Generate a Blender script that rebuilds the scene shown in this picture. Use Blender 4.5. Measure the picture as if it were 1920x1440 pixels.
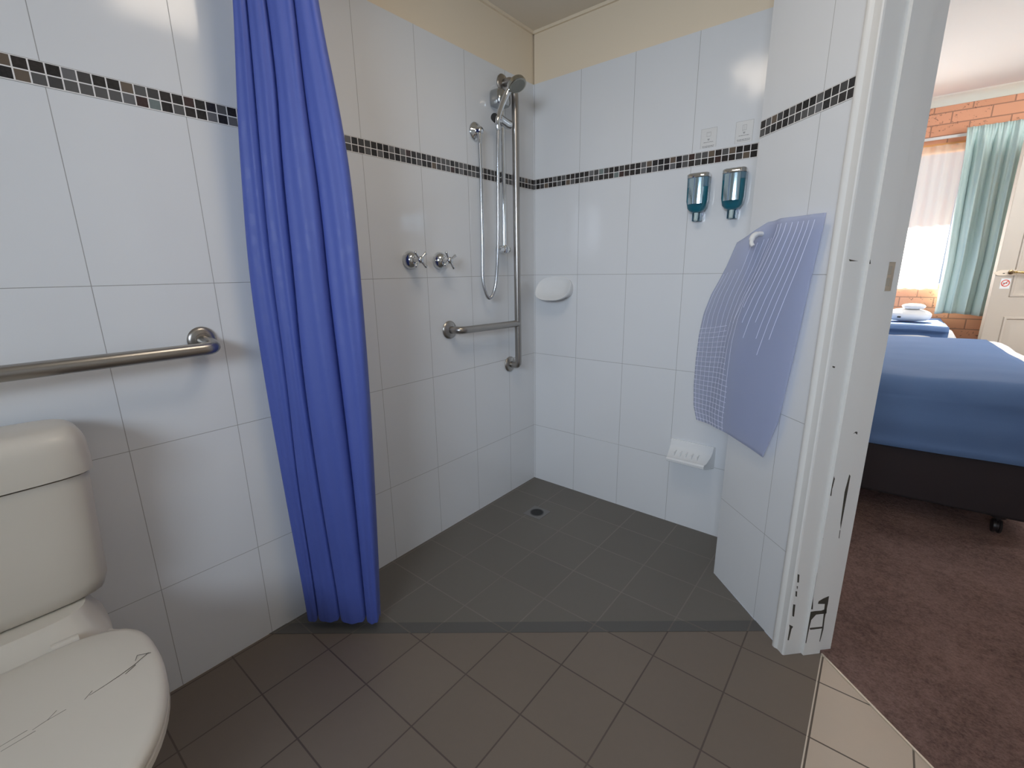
import bpy, bmesh, math, random
from mathutils import Vector, Matrix, noise
random.seed(7)
for o in list(bpy.data.objects): bpy.data.objects.remove(o)
SC = bpy.context.scene
COL = SC.collection
PI = math.pi

# ------------------------------------------------------------------ camera
F = Vector((-0.61191852, 0.75361781, -0.24003315))
RT = Vector((0.7784118, 0.62759834, -0.01397853))
UP = Vector((-0.14010994, 0.19539836, 0.97066404))
cd = bpy.data.cameras.new('camera'); cam = bpy.data.objects.new('camera', cd); COL.objects.link(cam)
cam.matrix_world = Matrix(((RT.x, UP.x, -F.x, 1.416175), (RT.y, UP.y, -F.y, -1.9347), (RT.z, UP.z, -F.z, 1.140625), (0, 0, 0, 1)))
cd.sensor_width = 36.0; cd.lens = 854.128 * 36 / 1920; cd.clip_start = 0.02
SC.camera = cam

# ------------------------------------------------------------------ exposure, sky, sun, daylight
vs = SC.view_settings
vs.view_transform = 'Standard'; vs.look = 'None'; vs.gamma = 1.0; vs.exposure = 0.0; vs.use_curve_mapping = False
W0 = bpy.data.worlds.new('sky'); SC.world = W0; W0.use_nodes = True
bg = W0.node_tree.nodes['Background']; bg.inputs[0].default_value = (0.62, 0.78, 1.0, 1); bg.inputs[1].default_value = 0.75

def lamp(name, kind, loc, target, energy, color=(1, 1, 1), size=None, size_y=None, spread=None):
    l = bpy.data.lights.new(name, kind); l.energy = energy; l.color = color
    if kind == 'AREA':
        l.shape = 'RECTANGLE'; l.size = size; l.size_y = size_y
        if spread: l.spread = spread
    o = bpy.data.objects.new(name, l); COL.objects.link(o); o.location = loc
    o.rotation_euler = (Vector(target) - Vector(loc)).to_track_quat('-Z', 'Y').to_euler()
    return o
sun = lamp('sun', 'SUN', (1.5, 9, 6), (1.95, 3.0, 0.7), 60.0, (1.0, 0.95, 0.86)); sun.data.angle = 0.01
# daylight through the bedroom window (just inside the net curtain)
lamp('bedroom_window_daylight', 'AREA', (1.05, 3.36, 1.55), (1.3, 0.0, 0.6), 14, (0.93, 0.97, 1.0), 1.3, 1.1)
# added fill lamp inside the bedroom, brightens the brick wall; no window there
lamp('bedroom_brick_fill', 'AREA', (3.4, 1.5, 1.95), (1.9, 3.4, 1.3), 44, (0.93, 0.97, 1.0), 1.2, 1.2)
# unseen window added behind the camera, placed to light the shower past the curtain
lamp('bathroom_unseen_window_light', 'AREA', (1.50, -3.34, 1.60), (0.75, 0.0, 0.9), 12.0, (0.72, 0.84, 1.0), 0.95, 0.55, math.radians(100))
# unseen ceiling lamp added near the shower edge for warm light on the walls
lamp('bathroom_unseen_ceiling_lamp', 'AREA', (0.82, -1.12, 2.15), (0.82, -1.08, 0.0), 4.7, (1.0, 0.86, 0.70), 0.42, 0.42)

# ------------------------------------------------------------------ helpers
def tag(o, label=None, cat=None, group=None, kind=None):
    if label: o['label'] = label
    if cat: o['category'] = cat
    if group: o['group'] = group
    if kind: o['kind'] = kind
    return o
def empty(name, loc, label, cat, group=None, rz=0):
    o = bpy.data.objects.new(name, None); COL.objects.link(o); o.location = loc; o.rotation_euler = (0, 0, rz)
    o.empty_display_size = 0.05
    return tag(o, label, cat, group)
def build(name, bm, mats, parent=None, smooth=True, angle=40, loc=None):
    """link a bmesh (world coordinates) as one mesh object"""
    me = bpy.data.meshes.new(name)
    bmesh.ops.recalc_face_normals(bm, faces=bm.faces)
    if parent is not None:
        mw = parent.matrix_basis.copy(); p = parent.parent
        while p is not None: mw = p.matrix_basis @ mw; p = p.parent
        bm.transform(mw.inverted())
    if loc is not None: bm.transform(Matrix.Translation(-Vector(loc)))
    bm.to_mesh(me); bm.free()
    if not isinstance(mats, (list, tuple)): mats = [mats]
    for m in mats: me.materials.append(m)
    if smooth:
        me.polygons.foreach_set('use_smooth', [True] * len(me.polygons))
        me.set_sharp_from_angle(angle=math.radians(angle))
    o = bpy.data.objects.new(name, me); COL.objects.link(o)
    if parent is not None: o.parent = parent
    if loc is not None: o.location = loc
    return o
def box(bm, p0, p1, mi=0, bevel=0, seg=2):
    x0, y0, z0 = p0; x1, y1, z1 = p1
    vs_ = [bm.verts.new(c) for c in ((x0,y0,z0),(x1,y0,z0),(x1,y1,z0),(x0,y1,z0),(x0,y0,z1),(x1,y0,z1),(x1,y1,z1),(x0,y1,z1))]
    fs = [bm.faces.new([vs_[i] for i in f]) for f in ((0,3,2,1),(4,5,6,7),(0,1,5,4),(1,2,6,5),(2,3,7,6),(3,0,4,7))]
    for f in fs: f.material_index = mi
    if bevel:
        es = list({e for f in fs for e in f.edges})
        bmesh.ops.bevel(bm, geom=es, offset=bevel, segments=seg, affect='EDGES', profile=0.5)
    return vs_
def prism(bm, pts, z0, z1, mi=0):
    a = [bm.verts.new((p[0], p[1], z0)) for p in pts]; b = [bm.verts.new((p[0], p[1], z1)) for p in pts]
    n = len(pts); fs = [bm.faces.new(a[::-1]), bm.faces.new(b)]
    for i in range(n): fs.append(bm.faces.new((a[i], a[(i+1) % n], b[(i+1) % n], b[i])))
    for f in fs: f.material_index = mi
    return fs
def loft(bm, rings, close_ends=True, closed=True, mi=0):
    R = [[bm.verts.new(p) for p in r] for r in rings]; n = len(R[0])
    for a, b in zip(R[:-1], R[1:]):
        for i in range(n if closed else n - 1):
            f = bm.faces.new((a[i], a[(i+1) % n], b[(i+1) % n], b[i])); f.material_index = mi
    if close_ends and closed:
        bm.faces.new(R[0][::-1]).material_index = mi; bm.faces.new(R[-1]).material_index = mi
    return R
def tube(bm, pts, r, seg=14, cap=True, mi=0):
    pts = [Vector(p) for p in pts]; rr = r if isinstance(r, (list, tuple)) else [r] * len(pts)
    rings = []; nrm = None
    for i, p in enumerate(pts):
        t = (pts[min(i+1, len(pts)-1)] - pts[max(i-1, 0)]).normalized()
        if nrm is None:
            nrm = t.orthogonal().normalized()
        nrm = (nrm - t * nrm.dot(t)).normalized(); b = t.cross(nrm)
        rings.append([p + (nrm * math.cos(2*PI*k/seg) + b * math.sin(2*PI*k/seg)) * rr[i] for k in range(seg)])
    loft(bm, rings, cap, True, mi)
def lathe(bm, origin, axis, prof, seg=32, mi=0):
    """prof = [(distance along axis, radius)]"""
    o = Vector(origin); a = Vector(axis).normalized(); u = a.orthogonal().normalized(); v = a.cross(u)
    rings = [[o + a * h + (u * math.cos(2*PI*k/seg) + v * math.sin(2*PI*k/seg)) * max(r, 1e-4) for k in range(seg)] for h, r in prof]
    loft(bm, rings, True, True, mi)
def bend(pts, r, n=6):
    """round the corners of a polyline"""
    P = [Vector(p) for p in pts]; out = [P[0]]
    for i in range(1, len(P) - 1):
        a = (P[i-1] - P[i]); b = (P[i+1] - P[i]); d = min(r, a.length * .49, b.length * .49)
        p0 = P[i] + a.normalized() * d; p2 = P[i] + b.normalized() * d
        for k in range(n + 1):
            t = k / n; out.append(p0 * (1-t)**2 + P[i] * 2*t*(1-t) + p2 * t*t)
    out.append(P[-1]); return out
def catmull(P, n=8):
    P = [Vector(p) for p in P]; Q = [P[0]*2 - P[1]] + P + [P[-1]*2 - P[-2]]; out = []
    for i in range(1, len(Q) - 2):
        for k in range(n):
            t = k / n
            out.append(0.5 * ((2*Q[i]) + (Q[i+1]-Q[i-1])*t + (2*Q[i-1]-5*Q[i]+4*Q[i+1]-Q[i+2])*t*t + (3*Q[i]-Q[i-1]-3*Q[i+1]+Q[i+2])*t**3))
    out.append(P[-1]); return out
def lerp_tab(tab, x):
    if x <= tab[0][0]: return tab[0][1]
    for (a, b), (c, d) in zip(tab[:-1], tab[1:]):
        if x <= c: return b + (d-b) * (x-a) / (c-a)
    return tab[-1][1]
def smooth_tab(tab, x, w=.13):
    return sum(lerp_tab(tab, x + w*k/4) for k in range(-4, 5)) / 9

# ------------------------------------------------------------------ materials
def mat(name, color, rough=0.5, metal=0.0, spec=0.5, **kw):
    m = bpy.data.materials.new(name); m.use_nodes = True
    b = m.node_tree.nodes['Principled BSDF']
    b.inputs['Base Color'].default_value = (*color, 1); b.inputs['Roughness'].default_value = rough
    b.inputs['Metallic'].default_value = metal; b.inputs['Specular IOR Level'].default_value = spec
    for k, v in kw.items(): b.inputs[k.replace('_', ' ')].default_value = v
    return m
class NT:
    def __init__(s, m): s.t = m.node_tree; s.N = s.t.nodes; s.L = s.t.links; s.b = s.N['Principled BSDF']
    def n(s, kind, **kw):
        x = s.N.new(kind)
        for k, v in kw.items(): setattr(x, k, v)
        return x
    def val(s, sock, v):
        if isinstance(v, bpy.types.NodeSocket): s.L.new(v, sock)
        else: sock.default_value = v
    def m(s, op, a, b=0.0, c=0.0):
        x = s.n('ShaderNodeMath', operation=op); s.val(x.inputs[0], a); s.val(x.inputs[1], b); s.val(x.inputs[2], c); return x.outputs[0]
    def pos(s):
        g = s.n('ShaderNodeNewGeometry'); x = s.n('ShaderNodeSeparateXYZ'); s.L.new(g.outputs['Position'], x.inputs[0]); return x.outputs[0], x.outputs[1], x.outputs[2], g.outputs['Position']
    def mix(s, f, a, b):
        x = s.n('ShaderNodeMix', data_type='RGBA'); s.val(x.inputs[0], f)
        for k, v in ((6, a), (7, b)):
            if isinstance(v, bpy.types.NodeSocket): s.L.new(v, x.inputs[k])
            else: x.inputs[k].default_value = (*v, 1)
        return x.outputs[2]
    def ramp(s, f, stops, interp='LINEAR'):
        x = s.n('ShaderNodeValToRGB'); s.L.new(f, x.inputs[0]); e = x.color_ramp.elements; x.color_ramp.interpolation = interp
        while len(e) < len(stops): e.new(0.5)
        for q, (p, c) in zip(e, stops): q.position = p; q.color = (*c, 1)
        return x.outputs[0]
    def noise(s, vec, scale, detail=3, rough=.5):
        x = s.n('ShaderNodeTexNoise'); s.L.new(vec, x.inputs['Vector']); x.inputs['Scale'].default_value = scale
        x.inputs['Detail'].default_value = detail; x.inputs['Roughness'].default_value = rough; return x.outputs[0]
    def bump(s, h, strength=.3, dist=.002, normal=None):
        x = s.n('ShaderNodeBump'); s.L.new(h, x.inputs['Height']); x.inputs['Strength'].default_value = strength; x.inputs['Distance'].default_value = dist
        if normal: s.L.new(normal, x.inputs['Normal'])
        return x.outputs[0]
    def line(s, x, pitch, off, w):
        """1 within w/2 of every multiple of pitch"""
        a = s.m('DIVIDE', s.m('SUBTRACT', x, off), pitch); r = s.m('ROUND', a)
        d = s.m('MULTIPLY', s.m('ABSOLUTE', s.m('SUBTRACT', a, r)), pitch)
        return s.m('LESS_THAN', d, w / 2)

Z1, Z2, Z3, ZB, ZT, ZTOP, ZC = 1.1212, .7177, .3160, 1.5245, 1.5719, 1.983, 2.198
ST = math.sin(-0.7614); CT = math.cos(-0.7614)
E0 = Vector((1.048, -.2634, 0)); WD = Vector((CT, ST, 0)); ND = Vector((-ST, CT, 0))
def along(nt, dirv, org):
    g = nt.n('ShaderNodeNewGeometry'); v = nt.n('ShaderNodeVectorMath', operation='SUBTRACT'); nt.L.new(g.outputs['Position'], v.inputs[0]); v.inputs[1].default_value = org
    d = nt.n('ShaderNodeVectorMath', operation='DOT_PRODUCT'); nt.L.new(v.outputs[0], d.inputs[0]); d.inputs[1].default_value = dirv
    return d.outputs['Value'], g.outputs['Position']
def tile_mat(name, dirv, org, off):
    m = mat(name, (.78, .78, .77), .13); nt = NT(m)
    s, P = along(nt, dirv, org); x, y, z, _ = nt.pos()
    g = nt.line(s, .25, off, .0016)
    for h in (Z1, Z2, Z3, ZB, ZT):
        g = nt.m('MAXIMUM', g, nt.m('LESS_THAN', nt.m('ABSOLUTE', nt.m('SUBTRACT', z, h))  , .0008))
    nz = nt.noise(P, 9, 2)
    col = nt.mix(g, nt.mix(nt.m('MULTIPLY', nz, .15), (.765, .78, .795), (.71, .715, .725)), (.36, .36, .35))
    nt.L.new(col, nt.b.inputs['Base Color'])
    nt.L.new(nt.m('MULTIPLY_ADD', g, .5, .13), nt.b.inputs['Roughness'])
    wv = nt.noise(P, 7, 1)
    n1 = nt.bump(wv, .10, .02); n2 = nt.bump(nt.m('SUBTRACT', 1.0, g), .4, .001, n1)
    nt.L.new(n2, nt.b.inputs['Normal']); return m
def mosaic_mat(name, dirv, org, off):
    m = mat(name, (.05, .05, .05), .12); nt = NT(m)
    s, P = along(nt, dirv, org); x, y, z, _ = nt.pos(); p = .02435
    a = nt.m('DIVIDE', nt.m('SUBTRACT', s, off), p); b = nt.m('DIVIDE', nt.m('SUBTRACT', z, ZB + .0009), .0230)
    ca, cb = nt.m('FLOOR', a), nt.m('FLOOR', b)
    fa = nt.m('ABSOLUTE', nt.m('SUBTRACT', nt.m('SUBTRACT', a, ca), .5)); fb = nt.m('ABSOLUTE', nt.m('SUBTRACT', nt.m('SUBTRACT', b, cb), .5))
    g = nt.m('GREATER_THAN', nt.m('MAXIMUM', fa, fb), .446)
    cv = nt.n('ShaderNodeCombineXYZ'); nt.L.new(ca, cv.inputs[0]); nt.L.new(cb, cv.inputs[1]); cv.inputs[2].default_value = off * 7
    w = nt.n('ShaderNodeTexWhiteNoise', noise_dimensions='3D'); nt.L.new(cv.outputs[0], w.inputs[0])
    base = nt.ramp(w.outputs[0], [(0, (.006, .006, .007)), (.30, (.018, .014, .013)), (.42, (.055, .055, .056)), (.6, (.11, .11, .11)), (.76, (.16, .16, .165)), (.86, (.045, .018, .016)), (.90, (.16, .12, .085)), (.96, (.20, .25, .24))], 'CONSTANT')
    sw = nt.noise(P, 130, 4, .6)
    col = nt.mix(nt.m('MULTIPLY', sw, .45), base, (.10, .09, .085))
    col = nt.mix(g, col, (.82, .80, .78)); nt.L.new(col, nt.b.inputs['Base Color'])
    nt.L.new(nt.m('MULTIPLY_ADD', g, .6, .12), nt.b.inputs['Roughness'])
    nt.L.new(nt.bump(nt.m('SUBTRACT', 1.0, g), .6, .0012), nt.b.inputs['Normal']); return m
def floor_mat(name, base, alt, grout, rough=.45):
    m = mat(name, base, rough); nt = NT(m); x, y, z, P = nt.pos()
    g = nt.m('MAXIMUM', nt.line(x, .2015, .0105, .0042), nt.line(y, .2, .0180, .0042))
    n1 = nt.noise(P, 3.2, 4, .6); n2 = nt.noise(P, 60, 3)
    ax = nt.m('ROUND', nt.m('DIVIDE', nt.m('SUBTRACT', x, .111), .2015)); ay = nt.m('ROUND', nt.m('DIVIDE', nt.m('SUBTRACT', y, .118), .2))
    cv = nt.n('ShaderNodeCombineXYZ'); nt.L.new(ax, cv.inputs[0]); nt.L.new(ay, cv.inputs[1]); w = nt.n('ShaderNodeTexWhiteNoise', noise_dimensions='3D'); nt.L.new(cv.outputs[0], w.inputs[0])
    f = nt.m('ADD', nt.m('MULTIPLY', n1, .6), nt.m('ADD', nt.m('MULTIPLY', n2, .2), nt.m('MULTIPLY', w.outputs[0], .25)))
    col = nt.mix(f, base, alt); gv = nt.mix(nt.noise(P, 2.1, 3), grout[0], grout[1])
    nt.L.new(nt.mix(g, col, gv), nt.b.inputs['Base Color'])
    nt.L.new(nt.bump(nt.m('ADD', nt.m('SUBTRACT', 1.0, g), nt.m('MULTIPLY', n2, .12)), .35, .001), nt.b.inputs['Normal']); return m

M_tileL = tile_mat('white_wall_tile_left', (0, -1, 0), (0, 0, 0), .2099)
M_tileB = tile_mat('white_wall_tile_back', (1, 0, 0), (0, 0, 0), .0067)
M_tileR = tile_mat('white_wall_tile_return', tuple(WD), tuple(E0), .2393)
M_mosL = mosaic_mat('mosaic_left', (0, -1, 0), (0, 0, 0), .0)
M_mosB = mosaic_mat('mosaic_back', (1, 0, 0), (0, 0, 0), .0146)
M_mosR = mosaic_mat('mosaic_return', tuple(WD), tuple(E0), .0)
M_tileP = mat('white_wall_tile_plain', (.76, .76, .75), .15)
M_cream = mat('cream_wall_paint', (.84, .72, .55), .6)
M_ceil = mat('bathroom_ceiling_paint', (.80, .72, .60), .7)
M_floor = floor_mat('brown_floor_tile', (.150, .120, .095), (.195, .158, .125), ((.030, .022, .018), (.13, .10, .08)))
M_sfloor = floor_mat('grey_shower_floor_tile', (.125, .112, .095), (.160, .146, .124), ((.14, .12, .105), (.24, .215, .19)))
M_tfloor = floor_mat('threshold_tile_reflection_tint', (.52, .43, .34), (.60, .50, .40), ((.10, .08, .06), (.12, .09, .07)), .3)  # paler base colour holds the bedroom light reflected on the doorway tiles
M_strip = floor_mat('dark_hob_tile', (.085, .082, .076), (.105, .10, .094), ((.12, .10, .09), (.15, .13, .11)))
M_steel = mat('brushed_steel', (.38, .36, .335), .30, 1.0)
M_chrome = mat('chrome', (.70, .72, .73), .07, 1.0)
M_dark = mat('dark_void', (.012, .012, .012), .6)
M_black = mat('black_ink', (.03, .03, .03), .5)
M_china = mat('toilet_plastic', (.62, .57, .49), .28)
M_ceramic = mat('white_ceramic', (.80, .81, .81), .15)
M_paint = mat('white_gloss_paint', (.76, .75, .72), .32)
M_chip = mat('bare_timber_chip', (.055, .048, .036), .7)
M_trim = mat('aluminium_trim', (.75, .68, .58), .35, .6)
M_white = mat('white_cotton', (.86, .86, .85), .85)
M_doorp = mat('cream_door_paint', (.58, .51, .43), .45)
M_brass = mat('polished_brass', (.75, .55, .24), .25, 1.0)
M_red = mat('red_print', (.70, .12, .08), .5)
M_bedceil = mat('bedroom_ceiling_paint', (.84, .80, .74), .7)
M_cornice = mat('cornice_paint', (.80, .79, .68), .6)
M_timber = mat('window_timber', (.72, .36, .13), .45)
M_stick = mat('clear_sticker', (.74, .74, .73), .25)
M_basegrey = mat('bed_base_fabric', (.030, .022, .024), .9)
M_castor = mat('castor_black', (.02, .015, .015), .4)

def fabric(name, c, c2, scale=260, rough=.85, bumpd=.0006, sheen=.3):
    m = mat(name, c, rough); nt = NT(m); tc = nt.n('ShaderNodeTexCoord'); P = tc.outputs['Object']
    n1 = nt.noise(P, scale, 2); n2 = nt.noise(P, 6, 3)
    nt.L.new(nt.mix(nt.m('MULTIPLY_ADD', n1, .35, nt.m('MULTIPLY', n2, .5)), c, c2), nt.b.inputs['Base Color'])
    nt.L.new(nt.bump(n1, .25, bumpd), nt.b.inputs['Normal']); nt.b.inputs['Sheen Weight'].default_value = sheen; return m
M_curt = fabric('royal_blue_shower_curtain', (.060, .093, .36), (.082, .122, .44), 500, .55, .0003, .05)
M_teal = fabric('teal_window_curtain', (.54, .69, .645), (.66, .80, .76), 420, .85)
M_bedblue = fabric('slate_blue_bedspread', (.100, .175, .35), (.14, .235, .43), 300, .95, .0006, 0.0)
M_towel = fabric('white_towelling', (.80, .79, .78), (.88, .88, .87), 350, .95, .002)
# damask weave on the shower curtain
nt = NT(M_curt); tc = nt.n('ShaderNodeTexCoord'); v = nt.n('ShaderNodeTexVoronoi'); nt.L.new(tc.outputs['Object'], v.inputs['Vector']); v.inputs['Scale'].default_value = 28
nt.L.new(nt.m('MULTIPLY_ADD', nt.m('LESS_THAN', v.outputs['Distance'], .42), -.07, .58), nt.b.inputs['Roughness'])

def sheer_mat():
    m = bpy.data.materials.new('white_net_curtain'); m.use_nodes = True; t = m.node_tree; N = t.nodes; L = t.links
    out = N['Material Output']; N.remove(N['Principled BSDF'])
    d = N.new('ShaderNodeBsdfDiffuse'); d.inputs[0].default_value = (.86, .85, .82, 1)
    tr = N.new('ShaderNodeBsdfTranslucent'); tr.inputs[0].default_value = (.9, .89, .86, 1)
    tp = N.new('ShaderNodeBsdfTransparent'); tp.inputs[0].default_value = (1, 1, 1, 1)
    a = N.new('ShaderNodeMixShader'); a.inputs[0].default_value = .6; L.new(d.outputs[0], a.inputs[1]); L.new(tr.outputs[0], a.inputs[2])
    b = N.new('ShaderNodeMixShader'); b.inputs[0].default_value = .36; L.new(a.outputs[0], b.inputs[1]); L.new(tp.outputs[0], b.inputs[2])
    L.new(b.outputs[0], out.inputs[0]); return m
M_sheer = sheer_mat()
def brick_mat():
    m = mat('orange_face_brick', (.55, .27, .15), .85); nt = NT(m); x, y, z, P = nt.pos()
    cv = nt.n('ShaderNodeCombineXYZ'); nt.L.new(nt.m('ADD', x, .096), cv.inputs[0]); nt.L.new(nt.m('SUBTRACT', z, .0005), cv.inputs[1])
    b = nt.n('ShaderNodeTexBrick'); nt.L.new(cv.outputs[0], b.inputs['Vector']); b.offset = .5
    for k, v_ in (('Scale', 1.0), ('Mortar Size', .0045), ('Mortar Smooth', .2), ('Bias', 0.0), ('Brick Width', .230), ('Row Height', .0868)): b.inputs[k].default_value = v_
    b.inputs['Color1'].default_value = (.84, .42, .26, 1); b.inputs['Color2'].default_value = (.76, .37, .22, 1); b.inputs['Mortar'].default_value = (.45, .23, .15, 1)
    spk = nt.noise(P, 55, 3, .7); s2 = nt.noise(P, 7, 2)
    k = nt.m('MULTIPLY', nt.m('GREATER_THAN', spk, .62), nt.m('GREATER_THAN', s2, .48))
    nt.L.new(nt.mix(nt.m('MULTIPLY', k, .75), b.outputs['Color'], (.16, .07, .05)), nt.b.inputs['Base Color'])
    nt.L.new(nt.bump(nt.m('SUBTRACT', nt.m('SUBTRACT', 1.0, b.outputs['Fac']), nt.m('MULTIPLY', k, .5)), .6, .006), nt.b.inputs['Normal']); return m
M_brick = brick_mat()
def carpet_mat():
    m = mat('brown_carpet_pile', (.12, .075, .065), .95, spec=.1); nt = NT(m); x, y, z, P = nt.pos()
    n1 = nt.noise(P, 130, 4, .75); n2 = nt.noise(P, 5, 3); n3 = nt.noise(P, 34, 3, .6)
    f = nt.m('ADD', nt.m('MULTIPLY', n1, .6), nt.m('MULTIPLY', n2, .3))
    nt.L.new(nt.ramp(nt.m('ADD', f, nt.m('MULTIPLY', nt.m('SUBTRACT', n3, .5), .35)), [(.22, (.105, .064, .054)), (.5, (.30, .195, .17)), (.8, (.46, .31, .27))]), nt.b.inputs['Base Color'])
    nt.L.new(nt.bump(nt.m('ADD', n1, n3), 1.0, .010), nt.b.inputs['Normal']); return m
M_carpet = carpet_mat()
def mat_plastic():
    m = mat('translucent_pvc', (.60, .66, .84), .25); nt = NT(m)
    t = m.node_tree; out = t.nodes['Material Output']; nt.b.inputs['Coat Weight'].default_value = .4
    tl = nt.n('ShaderNodeBsdfTranslucent'); tl.inputs[0].default_value = (.64, .70, .90, 1)
    tp = nt.n('ShaderNodeBsdfTransparent'); tp.inputs[0].default_value = (.90, .91, .97, 1)
    a = nt.n('ShaderNodeMixShader'); a.inputs[0].default_value = .35; nt.L.new(nt.b.outputs[0], a.inputs[1]); nt.L.new(tl.outputs[0], a.inputs[2])
    b = nt.n('ShaderNodeMixShader'); b.inputs[0].default_value = .50; nt.L.new(a.outputs[0], b.inputs[1]); nt.L.new(tp.outputs[0], b.inputs[2])
    nt.L.new(b.outputs[0], out.inputs[0]); return m
M_pvc = mat_plastic()
M_pvcrib = mat('pvc_rib', (.80, .82, .96), .2)
M_blueplastic = mat('teal_translucent_plastic', (.010, .150, .215), .08, 0, .6, Transmission_Weight=.12, Coat_Weight=.5)
M_blueclear = mat('pale_clear_plastic', (.22, .40, .52), .08, 0, .6, Transmission_Weight=.5)
M_silverpanel = mat('silver_blue_panel', (.50, .66, .74), .10, .85)
M_glass = mat('window_glass', (.9, .95, .95), .03, 0, .5, Transmission_Weight=1.0)
M_frost = mat('frosted_glass', (.75, .85, .92), .4); M_frost.node_tree.nodes['Principled BSDF'].inputs['Emission Color'].default_value = (.85, .94, 1, 1)
M_frost.node_tree.nodes['Principled BSDF'].inputs['Emission Strength'].default_value = 2.0  # glowing pane of the added window behind the camera
M_grass = mat('outside_paving', (.10, .10, .08), .9)

def wbox(bm, s0, s1, n0, n1, z0, z1, mi=0):
    """box in the diagonal wall's frame"""
    P = [E0 + WD*s0 + ND*n0, E0 + WD*s1 + ND*n0, E0 + WD*s1 + ND*n1, E0 + WD*s0 + ND*n1]
    return prism(bm, P, z0, z1, mi)
def wp(s, n, z): return E0 + WD*s + ND*n + Vector((0, 0, z))

# ------------------------------------------------------------------ bathroom shell
def S(name, bm, mats, smooth=False): return tag(build(name, bm, mats, None, smooth), kind='structure')
YF = -3.42      # wall behind the camera
XR = 2.15
bm = bmesh.new(); box(bm, (-.12, YF-.1, -.06), (-.006, .10, ZC+.35), 0); box(bm, (-.006, YF, 0), (0, 0, ZTOP), 1); S('wall_left', bm, [M_cream, M_tileL])
bm = bmesh.new(); box(bm, (0, .006, -.06), (1.16, .12, 2.50), 0); box(bm, (0, 0, 0), (1.046, .006, ZTOP), 1); S('wall_back', bm, [M_cream, M_tileB])
# short side wall of the recess turning into the diagonal door wall
bm = bmesh.new()
C1 = E0 + WD*.385; D1 = C1 + ND*.137; G1 = E0 + ND*.137
off = -0.006
prism(bm, [(1.054, .006), (1.054, -.2610), E0 + WD*.006 + ND*.006, C1 + ND*.006, D1, (1.16, -.150), (1.16, .006)], 0, 2.50, 0)
prism(bm, [(1.048, 0), tuple(E0.xy), tuple((E0 + WD*.356).xy), tuple((E0 + WD*.356 + ND*.006).xy), (1.0555, -.2608), (1.054, 0)], 0, ZTOP, 1)
S('wall_right', bm, [M_cream, M_tileR])
bm = bmesh.new()   # wall past the doorway and over it
wbox(bm, 1.235, 1.50, 0, .137, 0, 2.5); wbox(bm, .385, 1.235, .0, .137, 2.06, 2.5)
S('wall_doorway', bm, [M_cream])
bm = bmesh.new(); e = E0 + WD*1.5
prism(bm, [tuple(e.xy), (XR+.1, e.y + .08), (XR+.1, YF-.1), (XR, YF-.1), (XR, e.y-.02)], 0, 2.5, 0); S('wall_side', bm, [M_tileP])
bm = bmesh.new()   # front wall with the added, unseen frosted window
wx0, wx1, wz0, wz1 = 1.0, 2.0, 1.28, 1.92
box(bm, (-.12, YF-.1, 0), (wx0, YF, 2.5)); box(bm, (wx1, YF-.1, 0), (XR, YF, 2.5)); box(bm, (wx0, YF-.1, 0), (wx1, YF, wz0)); box(bm, (wx0, YF-.1, wz1), (wx1, YF, 2.5))
S('wall_front', bm, [M_tileP])
bm = bmesh.new(); box(bm, (wx0, YF-.06, wz0), (wx1, YF-.05, wz1)); w1 = S('window_1', bm, [M_frost])
bm = bmesh.new()
for (a, b, c, d) in ((wx0, wx0+.04, wz0, wz1), (wx1-.04, wx1, wz0, wz1), (wx0+.04, wx1-.04, wz0, wz0+.04), (wx0+.04, wx1-.04, wz1-.04, wz1)): box(bm, (a, YF-.04, c), (b, YF-.01, d))
build('window_frame', bm, M_paint, w1, False)
bm = bmesh.new(); box(bm, (-.12, YF-.1, ZC), (XR+.1, .10, ZC+.03)); 
bmesh.ops.delete(bm, geom=list(bm.faces), context='FACES')
prism(bm, [(-.006, YF), (XR, YF), (XR, e.y), tuple((E0 + WD*1.5).xy), tuple((E0+WD*.0).xy), (1.06, .006), (-.006, .006)], ZC, ZC+.03); S('ceiling', bm, [M_ceil])
# thin shadow-line bead round the bathroom ceiling
bm = bmesh.new(); box(bm, (-.006, YF, ZC-.012), (.004, 0, ZC)); box(bm, (.004, -.004, ZC-.012), (1.054, .006, ZC)); S('trim_1', bm, [M_cream])
# mosaic bands
bm = bmesh.new(); box(bm, (0, YF, ZB), (.0012, 0, ZT-.0005)); tag(build('trim_2', bm, M_mosL, None, False), kind='structure')
bm = bmesh.new(); box(bm, (.0012, -.0012, ZB), (1.046, 0, ZT-.0005)); tag(build('trim_3', bm, M_mosB, None, False), kind='structure')
bm = bmesh.new(); wbox(bm, 0, .350, -.0012, 0, ZB, ZT-.0005); tag(build('trim_4', bm, M_mosR, None, False), kind='structure')
# floors : shower recess, hob strip, main floor, threshold, carpet
SL = (0, -1.412); SR = (1.229, -.437); ML = (0, -1.470); MR = (1.262, -.468)
bm = bmesh.new(); prism(bm, [(0, 0), SL, SR, tuple(E0.xy), (1.048, 0)], -.05, 0); S('floor', bm, [M_sfloor])
bm = bmesh.new(); prism(bm, [SL, ML, MR, SR], -.05, .0012); S('trim_5', bm, [M_strip])
TX = 1.4165; ts = (TX - E0.x)/CT      # s where the threshold line leaves the door wall
bm = bmesh.new(); q = wp(.385, .106, 0)
prism(bm, [ML, (0, YF), (TX, YF), (TX, -.468), (q.x, q.y), tuple((E0+WD*.36).xy), MR], -.05, -.0004)
S('floor', bm, [M_floor])
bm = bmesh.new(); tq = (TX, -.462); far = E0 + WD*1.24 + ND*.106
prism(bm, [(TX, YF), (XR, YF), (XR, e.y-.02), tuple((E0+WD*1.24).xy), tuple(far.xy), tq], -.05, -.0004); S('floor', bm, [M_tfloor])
bm = bmesh.new()
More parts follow.
